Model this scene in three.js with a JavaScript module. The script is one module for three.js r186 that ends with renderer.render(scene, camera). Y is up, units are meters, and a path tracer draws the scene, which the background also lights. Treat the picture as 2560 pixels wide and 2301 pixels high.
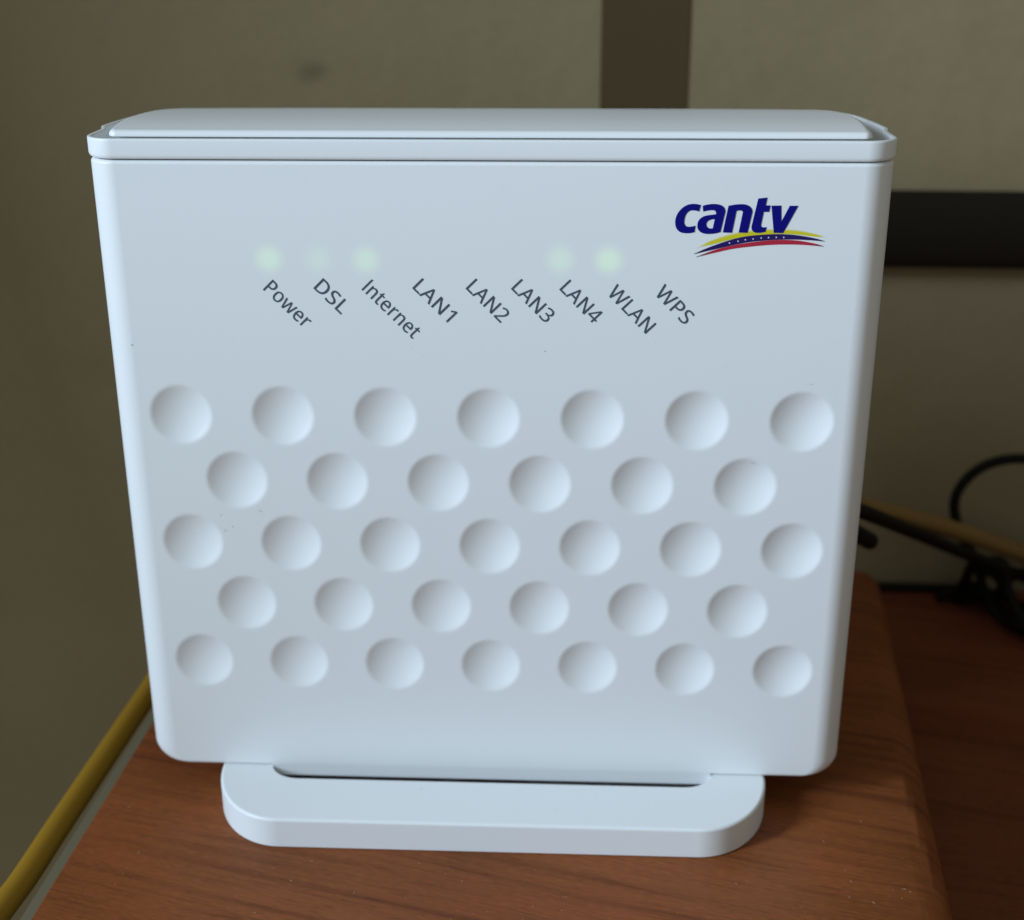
import * as THREE from 'three';
import { RectAreaLightUniformsLib } from 'three/addons/lights/RectAreaLightUniformsLib.js';
import { FontLoader } from 'three/addons/loaders/FontLoader.js';
import { ImprovedNoise } from 'three/addons/math/ImprovedNoise.js';
import { mergeGeometries, toCreasedNormals } from 'three/addons/utils/BufferGeometryUtils.js';

// ---------- camera, light, exposure ----------
const scene = new THREE.Scene();
const camera = new THREE.PerspectiveCamera(37.045, 1024 / 920, 0.02, 20);
camera.position.set(0.01612, 0.1755, 0.24929);
camera.rotation.set(-0.37152, 0.04635, -0.00333, 'YXZ');
camera.focus = 0.249;
camera.userData.fStop = 15;
scene.add(camera);

// indoor daylight: one window high on the left of the table, and the dim, slightly warm light of the room
scene.background = new THREE.Color().setRGB(0.26, 0.275, 0.255);
RectAreaLightUniformsLib.init();
const daylight = new THREE.RectAreaLight(new THREE.Color().setRGB(0.64, 0.805, 0.985), 76, 0.5, 0.5);
daylight.position.set(-0.82, 0.47, 0.52);
daylight.lookAt(-0.82 + 0.745, 0.47 + 0.13, 0.52 + 0.65);
daylight.name = 'daylight';
scene.add(daylight);

const renderer = new THREE.WebGLRenderer({ antialias: true });
renderer.toneMapping = THREE.LinearToneMapping;
renderer.toneMappingExposure = 1.0;
renderer.shadowMap.enabled = true;

// ---------- helpers ----------
let seed = 12345;
const rnd = () => { seed = (seed * 1664525 + 1013904223) >>> 0; return seed / 4294967296; };
const noise = new ImprovedNoise();
const N = (x, y, z = 0) => noise.noise(x, y, z);
const fbm = (x, y, z, o = 4) => { let s = 0, a = 0.5; for (let i = 0; i < o; i++) { s += a * N(x, y, z + i * 7.3); x *= 2.03; y *= 2.03; a *= 0.5; } return s; };
const MM = 0.001;
const smooth = (a, b, x) => { const t = Math.min(1, Math.max(0, (x - a) / (b - a))); return t * t * (3 - 2 * t); };
const lerp = (a, b, t) => a + (b - a) * t;
const toSRGB = (c) => Math.round(255 * Math.min(1, Math.max(0, c <= 0.0031308 ? c * 12.92 : 1.055 * Math.pow(c, 1 / 2.4) - 0.055)));
function texture(w, h, fn, srgb = true) {
  const d = new Uint8Array(w * h * 4);
  for (let y = 0; y < h; y++) for (let x = 0; x < w; x++) {
    const c = fn(x / w, y / h), k = 4 * (y * w + x);
    if (srgb) { d[k] = toSRGB(c[0]); d[k + 1] = toSRGB(c[1]); d[k + 2] = toSRGB(c[2]); } else d[k] = d[k + 1] = d[k + 2] = Math.round(255 * Math.min(1, Math.max(0, c)));
    d[k + 3] = 255;
  }
  const t = new THREE.DataTexture(d, w, h);
  t.wrapS = t.wrapT = THREE.MirroredRepeatWrapping; t.magFilter = THREE.LinearFilter; t.minFilter = THREE.LinearMipmapLinearFilter; t.generateMipmaps = true;
  if (srgb) t.colorSpace = THREE.SRGBColorSpace;
  t.needsUpdate = true;
  return t;
}
function mesh(name, geometry, material, parent = scene) {
  const m = new THREE.Mesh(geometry, material); m.name = name; m.castShadow = m.receiveShadow = true; parent.add(m); return m;
}
function tag(o, label, category, group) { o.userData.label = label; o.userData.category = category; if (group) o.userData.group = group; return o; }
function geo(pos, nor, idx, uv) {
  const g = new THREE.BufferGeometry();
  g.setAttribute('position', new THREE.Float32BufferAttribute(pos, 3));
  if (nor) g.setAttribute('normal', new THREE.Float32BufferAttribute(nor, 3));
  g.setAttribute('uv', new THREE.Float32BufferAttribute(uv ?? new Array(pos.length / 3 * 2).fill(0), 2));
  g.setIndex(idx);
  if (!nor) g.computeVertexNormals();
  return g;
}

// ---------- materials ----------
const fineGrain = texture(512, 512, (u, v) => 0.5 + 0.42 * N(u * 120, v * 120, 3) + 0.25 * N(u * 260, v * 260, 9), false);
const plastic = new THREE.MeshPhysicalMaterial({ color: new THREE.Color().setRGB(0.77, 0.785, 0.79), roughness: 0.42, specularIntensity: 0.8, bumpMap: fineGrain, bumpScale: 0.000008 });
const plasticPlain = new THREE.MeshPhysicalMaterial({ color: new THREE.Color().setRGB(0.77, 0.785, 0.79), roughness: 0.42, specularIntensity: 0.8 });

// wood laminate: streaks run along u; one tile is 0.32 m each way
const WT = 0.32;
const streak = (a, c) => {                                     // a, c in metres along and across the grain
  const w = c + 0.003 * N(a * 8, c * 14, 1.5) + 0.0011 * N(a * 26, c * 60, 4.5);
  const ph = w * 2 * Math.PI / 0.0049 + 5 * N(a * 4, w * 45, 8);
  const lines = Math.pow(0.5 + 0.5 * Math.sin(ph), 2.2);
  const keep = smooth(-0.3, 0.4, N(a * 20, w * 170, 12.1)) * (0.45 + 0.55 * smooth(-0.2, 0.3, N(a * 7, w * 50, 31.3)));
  const fineLines = smooth(0.0, 0.5, N(a * 45, w * 1300, 2.2)), pores = smooth(0.22, 0.5, N(a * 130, w * 2600, 17.7));
  return [lines * keep, fineLines, fbm(a * 16, c * 60, 6, 4), pores];
};
function woodTexture(light, dark, red) {
  return texture(2048, 2048, (u, v) => {
    const a = u * WT, c = v * WT, [l, f, m, p] = streak(a, c);
    const k = Math.min(1, 0.74 * l + 0.24 * f + 0.32 * p), g = 1.03 + 0.34 * m + 0.22 * N(a * 500, c * 2200, 5);
    const r = smooth(0.0, 0.5, N(a * 10 + 3, c * 34, 20));
    return [0, 1, 2].map((i) => lerp(lerp(light[i], red[i], 0.55 * r), dark[i], k) * g);
  });
}
const woodRough = texture(1024, 1024, (u, v) => { const [l, f, m] = streak(u * WT, v * WT); return 0.44 + 0.1 * l + 0.06 * f + 0.1 * m; }, false);
const boardWood = new THREE.MeshPhysicalMaterial({ map: woodTexture([0.228, 0.069, 0.021], [0.11, 0.031, 0.011], [0.205, 0.052, 0.017]), roughnessMap: woodRough, roughness: 1.0, specularIntensity: 0.32 });
const deskWood = new THREE.MeshPhysicalMaterial({ map: woodTexture([0.185, 0.053, 0.024], [0.1, 0.027, 0.013], [0.185, 0.042, 0.02]), roughnessMap: woodRough, roughness: 1.05, specularIntensity: 0.3 });
const GA = THREE.MathUtils.degToRad(15), woodUV = (x, z) => [(Math.cos(GA) * x + Math.sin(GA) * z) / WT + 0.5, (-Math.sin(GA) * x + Math.cos(GA) * z) / WT + 0.5];

// ---------- wall ----------
{
  const T = 0.7, blots = [[-0.0622, 0.1352, 0.0036, 0.3], [-0.059, 0.1362, 0.0026, 0.2], [-0.1353, 0.0446, 0.006, 0.08]];
  const map = texture(1024, 1024, (u, v) => {
    const x = (u - 0.5) * T, y = (v - 0.5) * T + 0.05;
    let k = 1 + 0.1 * fbm(x * 22, y * 22, 2, 5) + 0.05 * N(x * 400, y * 400, 4);
    for (const [bx, by, r, s] of blots) k *= 1 - s * Math.exp(-((x - bx) ** 2 + (y - by) ** 2 * 1.6) / (r * r));
    const w = 0.06 * fbm(x * 9 + 5, y * 9, 8, 3);
    return [0.27 * k * (1 + w), 0.212 * k, 0.117 * k * (1 - w)];
  });
  const bump = texture(512, 512, (u, v) => 0.5 + 0.5 * fbm(u * 60, v * 60, 1, 4), false);
  const paint = new THREE.MeshStandardMaterial({ map, roughness: 0.85, bumpMap: bump, bumpScale: 0.0006 });
  const g = new THREE.BoxGeometry(2.4, 1.8, 0.1);
  const p = g.attributes.position, uv = g.attributes.uv;
  for (let i = 0; i < p.count; i++) uv.setXY(i, p.getX(i) / T + 0.5, (p.getY(i) + 0.25 - 0.05) / T + 0.5);
  const wall = mesh('wall', g, paint); wall.position.set(0, 0.25, -0.162 - 0.05);
  wall.userData.kind = 'structure';
  // brown strip standing against the wall behind the lid, and the dark rail on the right
  const brown = new THREE.MeshStandardMaterial({ color: new THREE.Color().setRGB(0.08, 0.05, 0.016), roughness: 0.85, bumpMap: bump, bumpScale: 0.0003 });
  const bs = new THREE.Shape(); const w = 0.0252, d = 0.0004, c = 0.0001;                    // drawn as (x, -depth), raised along y
  bs.moveTo(0, 0); bs.lineTo(0, -d + c); bs.lineTo(c, -d); bs.lineTo(w - c, -d); bs.lineTo(w, -d + c); bs.lineTo(w, 0);
  const sg = new THREE.ExtrudeGeometry(bs, { depth: 0.75, bevelEnabled: false }); sg.rotateX(-Math.PI / 2);
  const strip = mesh('wall_strip', sg, brown); strip.position.set(0.023, -0.02, -0.1619);
  tag(strip, 'vertical brown strip on the cream wall behind the router lid', 'strip');
  const black = new THREE.MeshPhysicalMaterial({ color: new THREE.Color().setRGB(0.017, 0.0125, 0.008), roughness: 0.7, specularIntensity: 0.15 });
  const rs = new THREE.Shape(); const hh = 0.0218, dd = 0.009, rr = 0.0035;                  // drawn as (-depth, height), drawn out along x
  rs.moveTo(0, 0); rs.lineTo(0, hh); rs.lineTo(-dd + rr, hh); rs.absarc(-dd + rr, hh - rr, rr, Math.PI / 2, Math.PI); rs.lineTo(-dd, rr); rs.absarc(-dd + rr, rr, rr, Math.PI, Math.PI * 1.5);
  const rg = toCreasedNormals(new THREE.ExtrudeGeometry(rs, { depth: 0.34, bevelEnabled: false, curveSegments: 8 }), 0.6); rg.rotateY(Math.PI / 2);
  const rail = mesh('wall_rail', rg, black); rail.position.set(0.056, 0.0808, -0.1619); rail.rotation.z = -0.006;
  tag(rail, 'dark horizontal rail on the wall right of the router', 'rail');
}

// ---------- desk and the board on it ----------
{
  const g = new THREE.BoxGeometry(0.55, 0.026, 0.42, 1, 1, 1);
  const p = g.attributes.position, n = g.attributes.normal, duv = g.attributes.uv;
  for (let i = 0; i < p.count; i++) { const [a, b] = woodUV(p.getX(i) + 0.6, p.getZ(i) + 0.31 + (Math.abs(n.getY(i)) < 0.5 ? p.getY(i) : 0)); duv.setXY(i, a, b); }
  const desk = mesh('desk', g, deskWood); desk.position.set(-0.066 + 0.275, -0.028 - 0.013, -0.1605 + 0.21);
  tag(desk, 'dark reddish brown desk top at the right, below the board', 'desk');

  // the board: a slab with a rounded right edge and a pale edge strip on the left
  const xl = (z) => -0.0852 + (0.0427 - z) * 0.045, xr = (z) => 0.0837 + (0.0357 - z) * 0.103;
  const z0 = -0.1155, z1 = 0.17, R = 0.0075, T = 0.0278;
  const pos = [], uv = [], idx = [], rows = 24, prof = [];
  const section = (z) => {
    const a = xl(z), b = xr(z), out = [];
    out.push([a + 0.004, -T, 0], [a, -T, 0], [a, -0.0002, 0], [a + 0.0002, 0, 0]);
    for (let i = 1; i <= 8; i++) out.push([lerp(a, b, i / 9), 0, 0]);
    for (let i = 0; i <= 10; i++) { const t = (i / 10) * Math.PI / 2; out.push([b + R * Math.sin(t), -R * (1 - Math.cos(t)), 0]); }
    out.push([b + R, -T, 0], [b, -T, 0]);
    return out;
  };
  for (let r = 0; r <= rows; r++) {
    const z = lerp(z0, z1, r / rows), s = section(z); let arc = 0;
    s.forEach((q, i) => { if (i) arc += Math.hypot(q[0] - s[i - 1][0], q[1] - s[i - 1][1]); pos.push(q[0], q[1], z); uv.push(...woodUV(s[2][0] + arc - T, z)); });
    prof.push(s.length);
  }
  const m = prof[0];
  for (let r = 0; r < rows; r++) for (let i = 0; i < m - 1; i++) { const a = r * m + i, b = a + 1, c = a + m, d = c + 1; idx.push(a, c, b, b, c, d); }
  for (const r of [0, rows]) { const o = r * m; for (let i = 1; i < m - 1; i++) r ? idx.push(o, o + i + 1, o + i) : idx.push(o, o + i, o + i + 1); }
  const bg = toCreasedNormals(geo(pos, null, idx, uv), 0.5);
  const board = new THREE.Group(); board.name = 'wooden_board'; scene.add(board);
  tag(board, 'brown wood-grain board with rounded right edge under the white router', 'board');
  mesh('board_panel', bg, boardWood, board);
  // pale grey edge strip
  const ep = [], ei = [], K = 15;
  for (let r = 0; r <= 8; r++) {
    const z = lerp(z0, z1, r / 8), a = xl(z) - 0.00005;
    for (let i = 0; i < K; i++) { const t = (i / (K - 1)) * Math.PI; ep.push(a - 0.003 * Math.min(1, i / (K - 1) * 2.5, (1 - i / (K - 1)) * 4), i < 6 ? -0.0004 - 0.00003 * i * i : -0.0004 - 0.00075 - (T - 0.0013) * (i - 5) / (K - 6), z); }
  }
  for (let r = 0; r < 8; r++) for (let i = 0; i < K - 1; i++) { const a = r * K + i, b = a + 1, c = a + K, d = c + 1; ei.push(a, b, c, b, d, c); }
  for (const r of [0, 8]) { const o = r * K; for (let i = 1; i < K - 1; i++) r ? ei.push(o, o + i, o + i + 1) : ei.push(o, o + i + 1, o + i); }
  const es = mesh('edge_strip', toCreasedNormals(geo(ep, null, ei), 0.7), new THREE.MeshStandardMaterial({ color: new THREE.Color().setRGB(0.112, 0.091, 0.047), roughness: 0.95 }), board);
  es.userData.label = 'pale grey strip along the left edge of the board';
  // lint and dust lying on the board
  const bits = [];
  for (let i = 0; i < 260; i++) {
    const z = lerp(-0.03, 0.075, Math.pow(rnd(), 0.6)), x = lerp(xl(z) + 0.003, xr(z) - 0.001, rnd()), inFoot = Math.abs(x) < 0.06 && z < 0.021;
    const len = lerp(0.0001, 0.0008, rnd() ** 3), a = rnd() * 6.28, bend = (rnd() - 0.5) * len, wdt = 0.00002 + 0.00003 * rnd();
    if (inFoot) continue;
    const P = [0, 0.5, 1].map((t) => new THREE.Vector3(x + Math.cos(a) * len * (t - 0.5) - Math.sin(a) * bend * 4 * t * (1 - t), 0.00006 + 0.00006 * Math.sin(t * 3.1), z + Math.sin(a) * len * (t - 0.5) + Math.cos(a) * bend * 4 * t * (1 - t)));
    bits.push(new THREE.TubeGeometry(new THREE.CatmullRomCurve3(P), 4, wdt, 4));
  }
  const lint = mesh('dust', mergeGeometries(bits), new THREE.MeshStandardMaterial({ color: new THREE.Color().setRGB(0.5, 0.36, 0.25), roughness: 0.9 }), board);
  lint.userData.kind = 'stuff';
}

// ---------- router ----------
const router = new THREE.Group(); router.name = 'router'; scene.add(router);
tag(router, 'white plastic internet router with dimpled front standing on the wooden board', 'router');
{
  // half outline seen from above: from the front tangent point round the corner to the back middle, in mm
  const outline = (W, r, zf, extra = 0) => {
    const out = [];
    for (let i = 0; i <= 12; i++) { const t = (i / 12) * Math.PI / 2; out.push([W - r + r * Math.sin(t), zf - r + r * Math.cos(t), Math.sin(t), Math.cos(t)]); }
    const c = new THREE.CatmullRomCurve3([[W, -12.5], [W - 0.35, -18], [W - 1.0, -25], [W - 2.3, -35], [W - 5.2, -42.5], [W - 12, -46.5], [W - 26, -47.6], [0, -47.8]].map((q) => new THREE.Vector3(q[0], 0, q[1])));
    for (let i = 0; i <= 28; i++) { const u = i / 28, q = c.getPoint(u), t = c.getTangent(u); out.push([q.x, q.z, -t.z, t.x]); }
    return out;
  };
  // shell: rings of the outline moved inwards by each profile step [inset, y, squeeze]; yAdd(z) bends a ring
  function shell(half, profile, { yAdd = () => 0, frontFrom = () => true, capTop = false, capBottom = false, frontSplit = 1 } = {}) {
    const full = [...half, ...half.slice(0, -1).reverse().map((q) => [-q[0], q[1], -q[2], q[3]])], n = full.length, pos = [], nor = [], idx = [], uv = [];
    const at = (q, k) => {
      const [ins, y, sq = 0, wt = 1] = profile[k];
      const x = q[0] - q[2] * ins, z = q[1] - q[3] * ins;
      return [x - Math.sign(x) * sq * smooth(20, 66, Math.abs(x)), y + wt * yAdd(z), z];
    };
    for (let k = 0; k < profile.length; k++) for (let i = 0; i < n; i++) {
      const P = at(full[i], k); pos.push(...P.map((v) => v * MM)); uv.push(P[0] / 60, (P[1] + P[2]) / 60);
      const a = at(full[i], Math.max(0, k - 1)), b = at(full[i], Math.min(profile.length - 1, k + 1));
      const dy = new THREE.Vector3(b[0] - a[0], b[1] - a[1], b[2] - a[2]), q = full[i], t = new THREE.Vector3(-q[3], 0, q[2]); // along the outline
      const nn = new THREE.Vector3().crossVectors(dy, t).normalize();
      const outv = new THREE.Vector3(q[2], 0, q[3]);
      if (profile[k][4] !== undefined) { nn.copy(outv).multiplyScalar(profile[k][4]).add(new THREE.Vector3(0, profile[k][5], 0)).normalize(); }
      else if (nn.dot(outv) < 0) nn.negate();
      nor.push(nn.x, nn.y, nn.z);
    }
    for (let k = 0; k < profile.length - 1; k++) for (let i = 0; i < n; i++) {
      if (i === n - 1 && !frontFrom(k)) continue;
      const j = (i + 1) % n, a = k * n + i, b = k * n + j, c = a + n, d = b + n;
      idx.push(a, c, b, b, c, d);
    }
    const cap = (k, up) => {
      const base = pos.length / 3, H = half.length, S = 24;
      for (let i = 0; i < H; i++) for (let s = 0; s <= S; s++) {
        const P = at(half[i], k), x = P[0] * (1 - 2 * s / S);
        pos.push(x * MM, P[1] * MM, P[2] * MM); uv.push(x / 60, P[2] / 60);
        const e = 0.05, sl = (yAdd(P[2] + e) - yAdd(P[2] - e)) / (2 * e), L = Math.hypot(1, sl); nor.push(0, (up ? 1 : -1) / L, (up ? -sl : sl) / L);
      }
      for (let i = 0; i < H - 1; i++) for (let s = 0; s < S; s++) { const a = base + i * (S + 1) + s, b = a + 1, c = a + S + 1, d = c + 1; up ? idx.push(a, c, b, b, c, d) : idx.push(a, b, c, b, d, c); }
    };
    if (capTop) cap(profile.length - 1, true);
    if (capBottom) cap(0, false);
    // wind every face so that it looks the way its normals point
    const A = new THREE.Vector3(), B = new THREE.Vector3(), C = new THREE.Vector3();
    for (let f = 0; f < idx.length; f += 3) {
      const [i, j, k] = [idx[f], idx[f + 1], idx[f + 2]];
      A.fromArray(pos, i * 3); B.fromArray(pos, j * 3).sub(A); C.fromArray(pos, k * 3).sub(A); B.cross(C);
      if (B.x * (nor[i * 3] + nor[j * 3] + nor[k * 3]) + B.y * (nor[i * 3 + 1] + nor[j * 3 + 1] + nor[k * 3 + 1]) + B.z * (nor[i * 3 + 2] + nor[j * 3 + 2] + nor[k * 3 + 2]) < 0) { idx[f + 1] = k; idx[f + 2] = j; }
    }
    return geo(pos, nor, idx, uv);
  }
  // housing
  const YB = 6.9, YT = 135.75, RC = 3.9, e = 0.8, half = outline(73.85, 6.0, 0);
  const squeeze = (y) => { const t = Math.max(0, RC - (y - YB)); return RC - Math.sqrt(Math.max(0, RC * RC - t * t)); };
  const prof = [];
  for (let i = 0; i <= 4; i++) { const t = (i / 4) * Math.PI / 2; const y = YB + e - e * Math.cos(t); prof.push([e - e * Math.sin(t), y, squeeze(y) ]); }
  const flatFrom = prof.length - 1;
  for (const y of [8.0, 8.4, 8.9, 9.5, 10.2, 10.9, 11.5]) prof.push([0, y, squeeze(y)]);
  for (const y of [20, 40, 70, 100, 120]) prof.push([0, y, 0]);
  prof.push([0, YT - 0.7, 0]);
  const flatTo = prof.length - 1;
  for (let i = 1; i <= 4; i++) { const t = (i / 4) * Math.PI / 2; prof.push([0.7 - 0.7 * Math.cos(t), YT - 0.7 + 0.7 * Math.sin(t), 0]); }
  // true normals on the rounded rims
  for (let i = 0; i <= 4; i++) { const t = (i / 4) * Math.PI / 2; if (i < 4) { prof[i][3] = 1; } }
  mesh('housing', shell(half, prof, { frontFrom: (k) => k < flatFrom || k >= flatTo, capTop: true, capBottom: true }), plastic, router);
  // front panel with a hole for every dimple
  const flatHalf = (k) => { const x = 73.85 - 6.0; return x - prof[k][2] * smooth(20, 66, x); };
  const shape = new THREE.Shape();
  for (let k = flatFrom; k <= flatTo; k++) k === flatFrom ? shape.moveTo(flatHalf(k) * MM, prof[k][1] * MM) : shape.lineTo(flatHalf(k) * MM, prof[k][1] * MM);
  for (let k = flatTo; k >= flatFrom; k--) shape.lineTo(-flatHalf(k) * MM, prof[k][1] * MM);
  const SEG = 44, RD = 6.62, spots = [];
  for (let r = 1; r <= 5; r++) for (let c = 0; c < (r % 2 ? 7 : 6); c++) spots.push([(r % 2 ? c - 3 : c - 2.5) * 20, 59.66 + (3 - r) * 13.59]);
  for (const [x, y] of spots) { const h = new THREE.Path(); for (let i = 0; i < SEG; i++) { const t = -(i / SEG) * 2 * Math.PI, q = [(x + RD * Math.cos(t)) * MM, (y + RD * Math.sin(t)) * MM]; i ? h.lineTo(...q) : h.moveTo(...q); } shape.holes.push(h); }
  const LEDS = [[-40.66, 117.76, 1.0], [-31.43, 117.73, 0.45], [-22.49, 117.71, 0.9], [13.53, 117.97, 0.8], [22.47, 117.91, 1.15]], LR = 3.7;
  for (const [x, y] of LEDS) { const h = new THREE.Path(); for (let i = 0; i < 40; i++) { const t = -(i / 40) * 2 * Math.PI, q = [(x + LR * Math.cos(t)) * MM, (y + LR * Math.sin(t)) * MM]; i ? h.lineTo(...q) : h.moveTo(...q); } shape.holes.push(h); }
  const pg = new THREE.ShapeGeometry(shape, 1); { const u = pg.attributes.uv; for (let i = 0; i < u.count; i++) u.setXY(i, u.getX(i) / 0.06, u.getY(i) / 0.06); }
  const panel = mesh('front_panel', pg, plastic, router);
  // one dimple: a shallow bowl whose rim rolls into the panel
  const slope = (r) => r < 5.4 ? 0.375 * r / 5.4 : 0.375 * (1 - smooth(5.4, RD, r));
  const rings = []; for (let i = 0; i <= 22; i++) rings.push(RD * Math.pow(i / 22, 0.8));
  const depth = rings.map((r) => { let d = 0; for (let i = 0; i < 60; i++) d += slope(r + (RD - r) * (i + 0.5) / 60) * (RD - r) / 60; return -d; });
  const bp = [0, 0, depth[0] * MM], bn = [0, 0, 1], bu = [0, 0], bi = [];
  for (let k = 1; k < rings.length; k++) for (let i = 0; i < SEG; i++) {
    const t = (i / SEG) * 2 * Math.PI, c = Math.cos(t), s = Math.sin(t), sl = slope(rings[k]), L = Math.hypot(1, sl);
    bp.push(rings[k] * c * MM, rings[k] * s * MM, depth[k] * MM); bn.push(-sl * c / L, -sl * s / L, 1 / L); bu.push(rings[k] * c / 60, rings[k] * s / 60);
  }
  for (let i = 0; i < SEG; i++) { const j = (i + 1) % SEG; bi.push(0, 1 + i, 1 + j); for (let k = 0; k < rings.length - 2; k++) { const a = 1 + k * SEG + i, b = 1 + k * SEG + j, c = a + SEG, d = b + SEG; bi.push(a, c, b, b, c, d); } }
  const bowl = geo(bp, bn, bi, bu);
  spots.forEach(([x, y], i) => { const d = mesh(i ? 'dimple_' + String(i).padStart(3, '0') : 'dimple', bowl, plastic, panel); d.position.set(x * MM, y * MM, 0); });

  // cap band round the top, open above
  const bandProf = [[1.6, 135.9], [0.75, 136.0, 0, 0], [0.25, 136.22, 0, 0], [0, 136.75, 0, 0], [0, 138, 0, 0.3], [0, 139.3, 0, 1], [0.06, 139.62, 0, 1], [0.18, 139.7, 0, 1], [0.75, 139.7, 0, 1], [0.9, 139.62, 0, 1], [0.98, 139.3, 0, 1], [1.0, 137.0, 0, 0]];
  bandProf[0] = [1.6, 135.9, 0, 0, 0.3, -1]; bandProf[1].push(0.5, -0.9); bandProf[2].push(0.85, -0.5); bandProf[3].push(1, -0.05); bandProf[4].push(1, 0); bandProf[5].push(1, 0.05); bandProf[6].push(0.8, 0.6); bandProf[7].push(0.15, 1); bandProf[8].push(-0.15, 1); bandProf[9].push(-0.8, 0.6); bandProf[10].push(-1, 0.05); bandProf[11].push(-1, 0.05);
  const sag = (z) => -0.0007 * Math.max(0, -z - 12) ** 2;
  const notch = (z) => sag(z) + (z < -13.2 ? 0.55 : z > -12.8 ? 0 : 0.55 * (-12.8 - z) / 0.4);
  const bandHalf = outline(74.0, 6, 0.35);
  // extra outline points where the back half of the band starts a little higher
  { const k = bandHalf.findIndex((q) => q[1] < -12.8), q = bandHalf[k]; bandHalf.splice(k, 0, [74.0, -12.75, 1, 0], [74.0, -13.25, 1, 0]); bandHalf.sort((a, b) => 0); }
  mesh('top_band', shell(bandHalf, bandProf, { yAdd: notch, capTop: true }), plasticPlain, router);
  // lid
  const lidHalf = [];
  for (let i = 0; i <= 8; i++) { const t = (i / 8) * Math.PI / 2; lidHalf.push([69 - 1.6 + 1.6 * Math.sin(t), -0.95 - 1.6 + 1.6 * Math.cos(t), Math.sin(t), Math.cos(t)]); }
  { const c = new THREE.CatmullRomCurve3([[69, -3.2], [69.0, -12], [68.4, -24], [66.8, -34], [63.5, -41], [58, -44.6], [45, -45.6], [0, -45.8]].map((q) => new THREE.Vector3(q[0], 0, q[1]))); for (let i = 0; i <= 36; i++) { const q = c.getPoint(i / 36), t = c.getTangent(i / 36); lidHalf.push([q.x, q.z, -t.z, t.x]); } }
  const lidY = (z) => z > -13 ? -0.0058 * (z + 13) ** 2 : -0.0022 * (z + 13) ** 2 - (z < -38 ? 0.03 * (z + 38) ** 2 : 0);
  const lidProf = [[1.4, 137.2, 0, 1, 1, 0], [1.4, 140.6, 0, 1, 1, 0], [0.2, 140.66, 0, 1, 0.3, -1], [0, 140.8, 0, 1, 1, -0.1], [0, 141.0, 0, 1, 1, 0.1], [0.12, 141.35, 0, 1, 0.9, 0.4], [0.45, 141.68, 0, 1, 0.55, 0.85], [0.95, 141.82, 0, 1, 0.15, 1], [1.3, 141.84, 0, 1, 0, 1]];
  mesh('lid', shell(lidHalf, lidProf, { yAdd: lidY, capTop: true }), plasticPlain, router);

  // foot: a slab with a slot along the front of the housing
  const FW = 58.1, zf = 19.05, zb = -66, fr = 15.5, fz = 20, FT = 6.88, bv = 0.65, footHalf = [];
  for (let i = 0; i <= 16; i++) { const t = (i / 16) * Math.PI / 2; const nx = Math.sin(t) / fr, nz = Math.cos(t) / fz, nl = Math.hypot(nx, nz); footHalf.push([FW - fr + fr * Math.sin(t), zf - fz + fz * Math.cos(t), nx / nl, nz / nl]); }
  for (let i = 0; i <= 16; i++) { const t = (i / 16) * Math.PI / 2; footHalf.push([FW - fr + fr * Math.cos(t), zb + fr - fr * Math.sin(t), Math.cos(t), -Math.sin(t)]); }
  footHalf.push([0, zb, 0, -1]);
  const footProf = [[1, 0, 0, 1, 0, -1], [0.3, 0.05, 0, 1, 0.7, -0.7], [0, 0.35, 0, 1, 1, 0], [0, FT - bv, 0, 1, 1, 0]];
  for (let i = 1; i <= 5; i++) { const t = (i / 5) * Math.PI / 2; footProf.push([bv - bv * Math.cos(t), FT - bv + bv * Math.sin(t), 0, 1, Math.cos(t), Math.sin(t)]); }
  const footSide = shell(footHalf, footProf, { capBottom: true });
  const top = new THREE.Shape(); // drawn as (x, -z)
  const ring = [...footHalf, ...footHalf.slice(0, -1).reverse().map((q) => [-q[0], q[1], -q[2], q[3]])];
  ring.forEach((q, i) => { const v = [(q[0] - q[2] * bv) * MM, -(q[1] - q[3] * bv) * MM]; i ? top.lineTo(...v) : top.moveTo(...v); });
  const slot = [], sx0 = -47.2, sx1 = 46.6, sf = 4.6, sw = 6.2;                            // outline of the slot (x, z)
  for (let i = 0; i <= 10; i++) { const t = (i / 10) * Math.PI / 2; slot.push([sx0 + sw - sw * Math.cos(t), sf * Math.sin(t) ** 1.15]); }
  for (let i = 0; i <= 10; i++) { const t = (i / 10) * Math.PI / 2; slot.push([sx1 - sw + sw * Math.sin(t), sf * Math.cos(t) ** 1.15]); }
  slot.push([sx1, -7], [sx0, -7]);
  const sl = new THREE.Path(); slot.forEach(([x, z], i) => i ? sl.lineTo(x * MM, -z * MM) : sl.moveTo(x * MM, -z * MM)); top.holes.push(sl);
  const topG = new THREE.ShapeGeometry(top, 1); topG.rotateX(-Math.PI / 2); topG.translate(0, FT * MM, 0);
  const wp = [], wi = []; slot.forEach(([x, z]) => wp.push(x * MM, FT * MM, z * MM, x * MM, 0.3 * MM, z * MM));
  for (let i = 0; i < slot.length; i++) { const j = (i + 1) % slot.length; wi.push(2 * i, 2 * i + 1, 2 * j, 2 * j, 2 * i + 1, 2 * j + 1); }
  const wallG = toCreasedNormals(geo(wp, null, wi), 0.5);
  mesh('foot', mergeGeometries([footSide.toNonIndexed(), topG.toNonIndexed(), wallG.index ? wallG.toNonIndexed() : wallG]), plasticPlain, router);
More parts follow.
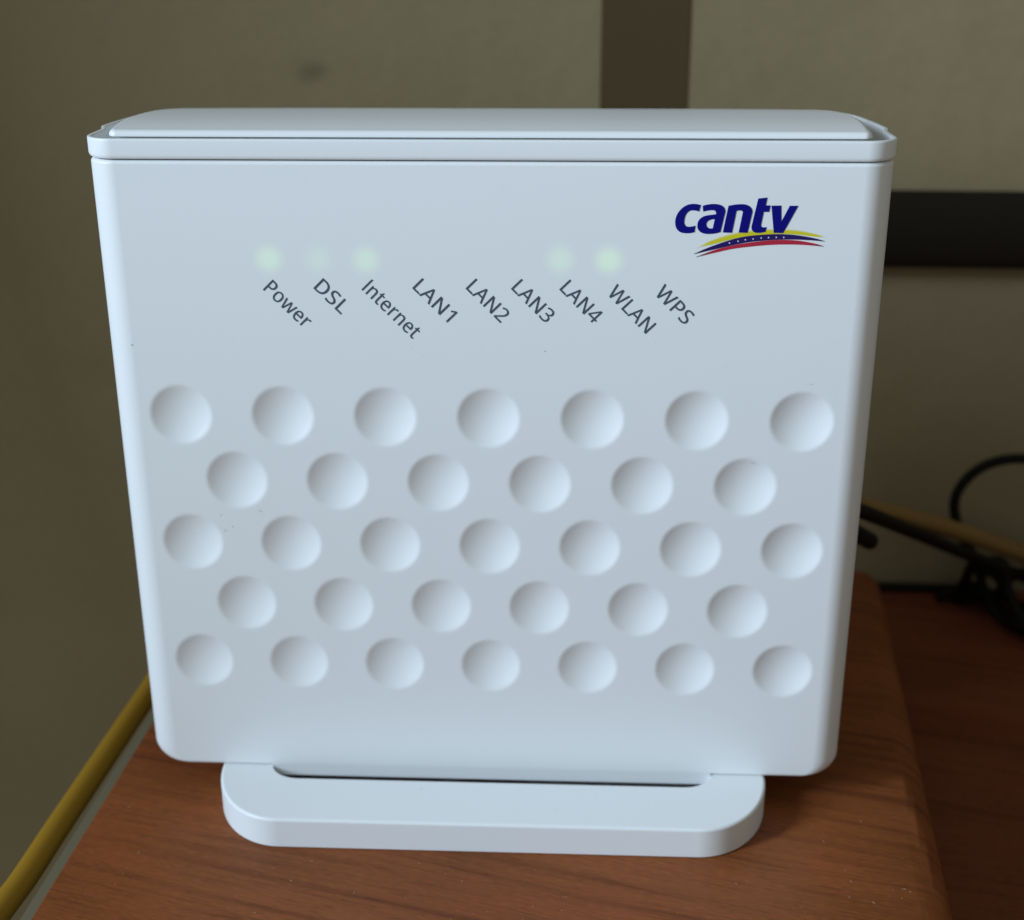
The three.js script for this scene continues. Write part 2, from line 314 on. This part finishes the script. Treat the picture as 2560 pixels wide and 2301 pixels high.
  const tg = new THREE.Shape(); tg.moveTo(0.02 * MM, 7.4 * MM); tg.lineTo(0.05 * MM, 6.9 * MM); tg.lineTo(0.4 * MM, 5.1 * MM); tg.absarc(0.15 * MM, 5.0 * MM, 0.25 * MM, 0, -Math.PI / 2, true); tg.lineTo(-6 * MM, 4.75 * MM); tg.lineTo(-6 * MM, 7.4 * MM);
  const tgg = new THREE.ExtrudeGeometry(tg, { depth: 93.8 * MM, bevelEnabled: false, curveSegments: 6 }); tgg.rotateY(-Math.PI / 2);
  { const q = tgg.attributes.position; for (let i = 0; i < q.count; i++) { const x = q.getX(i), y = q.getY(i), z = q.getZ(i); q.setXYZ(i, x + 46.58 * MM, y, z); } }
  mesh('foot_tongue', toCreasedNormals(tgg, 0.6), plasticPlain, router);

  // printed words under the lights
  const font = await new FontLoader().loadAsync('fonts/droid/droid_sans_regular.typeface.json');
  const ink = new THREE.MeshStandardMaterial({ color: new THREE.Color().setRGB(0.046, 0.07, 0.105), roughness: 0.6 });
  const words = [['Power', -42.14, 111.94, 2.834], ['DSL', -32.6, 112.28, 1.945], ['Internet', -23.54, 112.09, 3.558], ['LAN1', -14.01, 112.45, 2.501], ['LAN2', -4.02, 112.45, 2.501], ['LAN3', 4.44, 112.46, 2.501], ['LAN4', 13.42, 112.4, 2.501], ['WLAN', 22.17, 111.67, 2.889], ['WPS', 30.95, 111.74, 2.278]];
  const EM = 3.86, CAP = 2.76;
  words.forEach(([txt, x, y, ems], i) => {
    const g = new THREE.ShapeGeometry(font.generateShapes(txt.replace('I', 'l'), 1), 6);
    if (txt[0] === 'I') { const q = g.attributes.position; for (let k = 0; k < q.count; k++) if (q.getX(k) < 0.2) q.setY(k, q.getY(k) * 0.94); }   // this face's own capital i has serifs; the printed one is a bare stem
    g.computeBoundingBox(); const b = g.boundingBox;
    const capG = new THREE.ShapeGeometry(font.generateShapes('L', 1), 6); capG.computeBoundingBox();
    const sy = CAP / capG.boundingBox.max.y, sx = (ems - 0.11) * EM / (b.max.x - b.min.x);
    g.translate(-b.min.x, 0, 0); g.scale(sx * MM, sy * MM, 1); g.rotateZ(-Math.PI / 4 - 0.01); g.translate(x * MM, y * MM, 0.04 * MM);
    const bold = mergeGeometries([[0, 0], [1, 0], [-1, 0], [0, 1], [0, -1]].map(([dx, dy], k) => g.clone().translate(dx * 0.008 * MM, dy * 0.008 * MM, k * 0.006 * MM)));
    const m = mesh('printed_word' + (i ? '_' + String(i).padStart(3, '0') : ''), bold, ink, panel); m.userData.label = 'printed word ' + txt;
  });
  // lit status lights glowing through the plastic
  const glow = texture(128, 128, (u, v) => { const q = Math.hypot(u - 0.5, v - 0.5) * 2, k = Math.exp(-Math.pow(q / 0.66, 3)) * (1 - smooth(0.85, 1, q)); return [k, k, k]; });
  glow.wrapS = glow.wrapT = THREE.ClampToEdgeWrapping;
  LEDS.forEach(([x, y, s], i) => {
    const m = new THREE.MeshPhysicalMaterial({ color: plastic.color, roughness: 0.42, specularIntensity: 0.8, emissive: new THREE.Color().setRGB(0.4, 1, 0.0), emissiveMap: glow, emissiveIntensity: 0.13 * s });
    const d = mesh('status_light' + (i ? '_' + String(i).padStart(3, '0') : ''), new THREE.CircleGeometry(LR * MM, 40), m, panel); d.position.set(x * MM, y * MM, 0);
    d.userData.label = 'green status light above ' + ['Power', 'DSL', 'Internet', 'LAN4', 'WLAN'][i];
  });

  // logo: five blue letters over a yellow, a blue and a red stripe with eight stars
  const L = (x, y) => { const u = x / 2025, v = y / 924; return [lerp(lerp(31.38, 64.17, u), lerp(31.93, 65.45, u), v) * MM, lerp(lerp(132.0, 132.16, u), lerp(116.62, 116.88, u), v) * MM]; };
  const draw = (path, cmds) => { for (const [k, ...a] of cmds) { const q = []; for (let i = 0; i < a.length; i += 2) q.push(...L(a[i], a[i + 1])); k === 'M' ? path.moveTo(...q) : k === 'L' ? path.lineTo(...q) : path.bezierCurveTo(...q); } return path; };
  const navy = new THREE.MeshPhysicalMaterial({ color: new THREE.Color().setRGB(0.003, 0.003, 0.17), roughness: 0.5, specularIntensity: 0.25 });
  const letters = {
    c: [[['M', 452, 228], ['C', 400, 210, 330, 208, 280, 237], ['C', 205, 282, 168, 350, 168, 418], ['C', 168, 500, 215, 537, 290, 537], ['C', 330, 537, 360, 532, 382, 524], ['L', 392, 453], ['C', 360, 463, 330, 467, 310, 465], ['C', 280, 462, 266, 440, 268, 405], ['C', 272, 340, 305, 285, 355, 285], ['C', 385, 285, 410, 290, 432, 299], ['L', 452, 228]]],
    a: [[['M', 472, 237], ['C', 520, 220, 575, 213, 620, 217], ['C', 690, 222, 727, 255, 721, 305], ['L', 668, 523], ['C', 630, 537, 580, 545, 535, 545], ['C', 460, 545, 413, 515, 413, 455], ['C', 413, 380, 470, 345, 545, 337], ['C', 580, 333, 605, 330, 620, 328], ['C', 624, 300, 610, 283, 580, 283], ['C', 545, 283, 510, 290, 478, 299], ['L', 472, 237]], [['M', 606, 380], ['C', 555, 383, 512, 400, 512, 440], ['C', 512, 475, 540, 488, 583, 484], ['L', 606, 380]]],
    n: [[['M', 757, 236], ['C', 810, 224, 870, 217, 915, 218], ['C', 985, 222, 1027, 260, 1019, 310], ['L', 967, 533], ['L', 868, 530], ['L', 915, 312], ['C', 918, 293, 900, 286, 880, 287], ['C', 865, 288, 852, 290, 845, 292], ['L', 795, 533], ['L', 694, 528], ['L', 757, 236]]],
    t: [[['M', 1085, 157], ['L', 1185, 146], ['L', 1168, 232], ['L', 1220, 232], ['L', 1203, 303], ['L', 1145, 303], ['L', 1116, 440], ['C', 1112, 462, 1122, 472, 1145, 472], ['L', 1178, 470], ['L', 1165, 520], ['C', 1130, 532, 1090, 536, 1060, 532], ['C', 1020, 525, 1005, 495, 1012, 455], ['L', 1085, 157]]],
    v: [[['M', 1230, 235], ['L', 1338, 233], ['L', 1338, 410], ['L', 1432, 236], ['L', 1525, 236], ['L', 1358, 535], ['L', 1255, 533], ['L', 1230, 235]]],
  };
  Object.values(letters).forEach(([outer, hole], i) => {
    const s = draw(new THREE.Shape(), outer); if (hole) s.holes.push(draw(new THREE.Path(), hole));
    const g = new THREE.ShapeGeometry(s, 10); g.translate(0, 0, 0.09 * MM); mesh('logo_letter' + (i ? '_' + String(i).padStart(3, '0') : ''), g, navy, panel);
  });
  const spline = (pts) => new THREE.SplineCurve(pts.map((q) => new THREE.Vector2(...q)));
  const stripe = (top, bottom, z, color, fade) => {
    const a = spline(top), b = spline(bottom), pos = [], col = [], idx = [], M = 60, K = 8;
    for (let i = 0; i <= M; i++) for (let k = 0; k <= K; k++) {
      const p = a.getPoint(i / M), q = b.getPoint(i / M), t = k / K; pos.push(...L(lerp(p.x, q.x, t), lerp(p.y, q.y, t)), z * MM);
      const f = fade(i / M, t); col.push(...color(i / M).map((c, n) => lerp([0.77, 0.785, 0.79][n], c, f)));
    }
    for (let i = 0; i < M; i++) for (let k = 0; k < K; k++) { const n = i * (K + 1) + k, m = n + K + 1; idx.push(n, n + 1, m, n + 1, m + 1, m); }
    const g = geo(pos, pos.map((_, i) => i % 3 === 2 ? 1 : 0), idx); g.setAttribute('color', new THREE.Float32BufferAttribute(col, 3)); return g;
  };
  const printed = new THREE.MeshPhysicalMaterial({ vertexColors: true, roughness: 0.5, specularIntensity: 0.35 });
  const ends = (i) => smooth(0, 0.16, i) * smooth(1, 0.84, i);
  mesh('logo_stripe', stripe([[396, 697], [600, 594], [800, 531], [1000, 496], [1250, 482], [1500, 494], [1700, 536], [1830, 580]], [[412, 700], [600, 655], [800, 603], [1000, 566], [1280, 546], [1500, 552], [1700, 574], [1825, 585]], 0.03, () => [0.62, 0.56, 0.02], (i, t) => smooth(0, 0.1, i) * smooth(1, 0.9, i) * smooth(0, 0.42, t)), printed, panel);
  const dark = (i) => { const e = ends(i); return [lerp(0.02, 0.018, e), lerp(0.022, 0.009, e), lerp(0.05, 0.105, e)]; };
  mesh('logo_stripe_001', stripe([[372, 768], [550, 690], [800, 605], [1000, 565], [1280, 547], [1500, 558], [1700, 592], [1815, 625]], [[374, 770], [550, 728], [800, 671], [1000, 634], [1280, 610], [1500, 608], [1700, 618], [1815, 630]], 0.06, dark, () => 1), printed, panel);
  mesh('logo_stripe_002', stripe([[398, 802], [600, 724], [800, 674], [1000, 639], [1280, 612], [1500, 617], [1700, 650], [1805, 682]], [[400, 804], [600, 756], [800, 712], [1000, 686], [1200, 668], [1400, 662], [1600, 668], [1805, 686]], 0.05, (i) => { const e = ends(i); return [lerp(0.12, 0.44, e), lerp(0.06, 0.022, e), lerp(0.08, 0.05, e)]; }, () => 1), printed, panel);
  const starWhite = new THREE.MeshStandardMaterial({ color: new THREE.Color().setRGB(0.7, 0.7, 0.75), roughness: 0.5 });
  [[768, 645], [862, 625], [943, 609], [1028, 600], [1117, 590], [1198, 585], [1283, 582], [1365, 583]].forEach(([x, y], i) => {
    const s = new THREE.Shape(), [cx, cy] = L(x, y);
    for (let k = 0; k < 10; k++) { const t = Math.PI / 2 + k * Math.PI / 5, q = (k % 2 ? 0.09 : 0.2) * MM, p = [cx + q * Math.cos(t), cy + q * Math.sin(t)]; k ? s.lineTo(...p) : s.moveTo(...p); }
    const g = new THREE.ShapeGeometry(s); g.translate(0, 0, 0.1 * MM); mesh('logo_star' + (i ? '_' + String(i).padStart(3, '0') : ''), g, starWhite, panel);
  });
  // little scratches and specks of dirt on the plastic
  const specks = [], speck = (x, y, z, w, h, a, flat) => { const g = new THREE.CircleGeometry(1, 10); g.scale(w * MM, h * MM, 1); g.rotateZ(a); if (flat) g.rotateX(-Math.PI / 2); g.translate(x * MM, y * MM, z * MM); specks.push(g); };
  for (const [x, y, w, h, a] of [[-68.15, 100.83, 0.25, 0.18, 0], [61.19, 94.46, 0.5, 0.06, -0.1], [-53.2, 62.2, 0.22, 0.14, 0.6], [-51.6, 63.1, 0.28, 0.1, 0.8], [-45.8, 66.6, 0.5, 0.1, -0.5], [-53.8, 65.6, 0.22, 0.1, 0], [51, 78.4, 0.3, 0.07, -0.5], [10.9, 100.4, 0.2, 0.15, 0]]) speck(x, y, 0.02, w, h, a);
  for (let i = 0; i < 26; i++) speck((rnd() - 0.5) * 130, 97 + rnd() * 6 + (i > 16 ? 30 : 0), 0.02, 0.05 + 0.07 * rnd(), 0.04, rnd() * 3);
  for (const [x, z, w] of [[-14.35, 7.32, 0.22], [-42, 7, 0.1], [14, 13.5, 0.12], [22, 8.5, 0.14], [-5, 6.5, 0.1], [33, 11.2, 0.1], [-28, 12, 0.08]]) speck(x, 6.91, z, w, w * 0.8, 0, true);
  const dirt = mesh('specks', mergeGeometries(specks), new THREE.MeshStandardMaterial({ color: new THREE.Color().setRGB(0.5, 0.48, 0.43), roughness: 0.8 }), router);
  dirt.userData.kind = 'stuff';
}

// ---------- cables ----------
function cable(name, pts, radius, material, label) {
  const g = new THREE.TubeGeometry(new THREE.CatmullRomCurve3(pts.map((q) => new THREE.Vector3(...q)), false, 'centripetal'), 120, radius, 14);
  const caps = [0, 1].map((e) => { const s = new THREE.SphereGeometry(radius, 14, 8); s.translate(...pts[e ? pts.length - 1 : 0]); return s; });
  return tag(mesh(name, mergeGeometries([g, ...caps]), material), label, 'cable');
}
const yellow = new THREE.MeshPhysicalMaterial({ color: new THREE.Color().setRGB(0.3, 0.162, 0.014), roughness: 0.75, specularIntensity: 0.25 });
const tan = new THREE.MeshPhysicalMaterial({ color: new THREE.Color().setRGB(0.24, 0.14, 0.04), roughness: 0.6, specularIntensity: 0.5 });
const rubber = new THREE.MeshPhysicalMaterial({ color: new THREE.Color().setRGB(0.007, 0.0062, 0.005), roughness: 0.55, specularIntensity: 0.25 });
cable('network_cable', [[-0.101, -0.03, 0.16], [-0.0985, -0.012, 0.09], [-0.0953, -0.0045, 0.043], [-0.0934, -0.004, 0.026], [-0.0927, -0.004, 0.0117], [-0.091, -0.004, -0.018], [-0.0887, -0.003, -0.045], [-0.084, 0.001, -0.07], [-0.06, 0.008, -0.085], [-0.035, 0.014, -0.075], [-0.03, 0.016, -0.046]], 0.0027, yellow, 'mustard yellow network cable running along the left edge of the board');
cable('network_cable_001', [[0.05, 0.056, -0.04], [0.064, 0.055, -0.042], [0.0741, 0.0515, -0.046], [0.0845, 0.0419, -0.066], [0.0912, 0.0358, -0.078], [0.1151, 0.0178, -0.112], [0.1321, 0.0065, -0.13], [0.1538, -0.0059, -0.144], [0.1701, -0.014, -0.148], [0.19, -0.0215, -0.147], [0.25, -0.0252, -0.12]], 0.0027, tan, 'tan network cable slanting down right behind the router beside black cables');
cable('power_cable', [[0.045, 0.056, -0.038], [0.06, 0.0565, -0.039], [0.0718, 0.0538, -0.043], [0.0778, 0.0494, -0.05], [0.0881, 0.0401, -0.066], [0.1121, 0.0187, -0.1005], [0.1327, 0.0027, -0.1225], [0.1465, -0.0069, -0.1345], [0.1622, -0.016, -0.1425], [0.1768, -0.023, -0.146], [0.2, -0.0262, -0.138]], 0.0019, rubber, 'thick black cable slanting down right from behind the router');
cable('power_cable_001', [[0.155, -0.0265, -0.13], [0.1485, -0.024, -0.135], [0.1445, -0.0175, -0.1375], [0.1405, -0.0063, -0.138], [0.1361, 0.0003, -0.138], [0.1335, 0.0056, -0.138], [0.132, 0.0109, -0.138], [0.1322, 0.0155, -0.138], [0.1349, 0.0207, -0.138], [0.1392, 0.0245, -0.138], [0.1448, 0.0266, -0.138], [0.1518, 0.027, -0.138], [0.1603, 0.0249, -0.138], [0.1665, 0.0175, -0.136], [0.1668, 0.0062, -0.132], [0.164, -0.01, -0.127], [0.159, -0.0262, -0.12]], 0.00155, rubber, 'black cable standing up in a round loop at the right');
cable('power_cable_002', [[0.06, 0.05, -0.039], [0.07, 0.0495, -0.041], [0.0785, 0.0448, -0.05], [0.0837, 0.0383, -0.06], [0.0892, 0.0325, -0.0675], [0.0915, 0.0306, -0.0695]], 0.0022, rubber, 'short black cable end poking out behind the router');
cable('power_cable_003', [[0.06, -0.0262, -0.1585], [0.0985, -0.0262, -0.1585], [0.1147, -0.0262, -0.1585], [0.1243, -0.0264, -0.1588], [0.137, -0.0264, -0.1583], [0.1492, -0.0264, -0.1574], [0.1565, -0.0264, -0.1517], [0.1638, -0.0264, -0.1423], [0.1736, -0.0264, -0.1348], [0.2, -0.0264, -0.12]], 0.0015, rubber, 'black cable lying along the back edge of the desk');
const tangle = [
  [[0.135, -0.0262, -0.152], [0.1405, -0.0219, -0.15], [0.1419, -0.0096, -0.142], [0.1472, -0.0116, -0.138], [0.1516, -0.0178, -0.134], [0.1567, -0.0245, -0.126], [0.166, -0.0262, -0.11]],
  [[0.139, -0.0262, -0.155], [0.1445, -0.024, -0.1475], [0.1448, -0.0079, -0.14], [0.1484, -0.0066, -0.136], [0.1499, -0.0137, -0.134], [0.1536, -0.0215, -0.128], [0.1605, -0.026, -0.12], [0.18, -0.026, -0.11]],
  [[0.1405, -0.0262, -0.15], [0.1451, -0.0216, -0.144], [0.1487, -0.0195, -0.14], [0.151, -0.0129, -0.138], [0.1559, -0.0091, -0.136], [0.1638, -0.0094, -0.134], [0.172, -0.018, -0.13], [0.18, -0.0262, -0.125]],
  [[0.138, -0.0262, -0.158], [0.1449, -0.0262, -0.1555], [0.1507, -0.0262, -0.1487], [0.1547, -0.0262, -0.1367], [0.1589, -0.0262, -0.1265], [0.17, -0.0262, -0.122]],
  [[0.144, -0.024, -0.1575], [0.1482, -0.0228, -0.1502], [0.15, -0.0228, -0.1387], [0.1535, -0.0228, -0.1258], [0.1607, -0.0232, -0.1186], [0.175, -0.024, -0.115]],
];
const tl = ['frontmost strand of the black cable tangle at the right edge', 'black strand arching highest in the cable tangle at the right edge', 'black strand crossing over the top of the cable tangle', 'lowest black strand of the tangle, lying flat on the desk', 'black strand in the middle of the cable tangle'];
tangle.forEach((p, i) => { cable('power_cable_' + String(i + 4).padStart(3, '0'), p, 0.0016, rubber, tl[i]).userData.group = 'black cables tangled on the desk'; });

renderer.render(scene, camera);
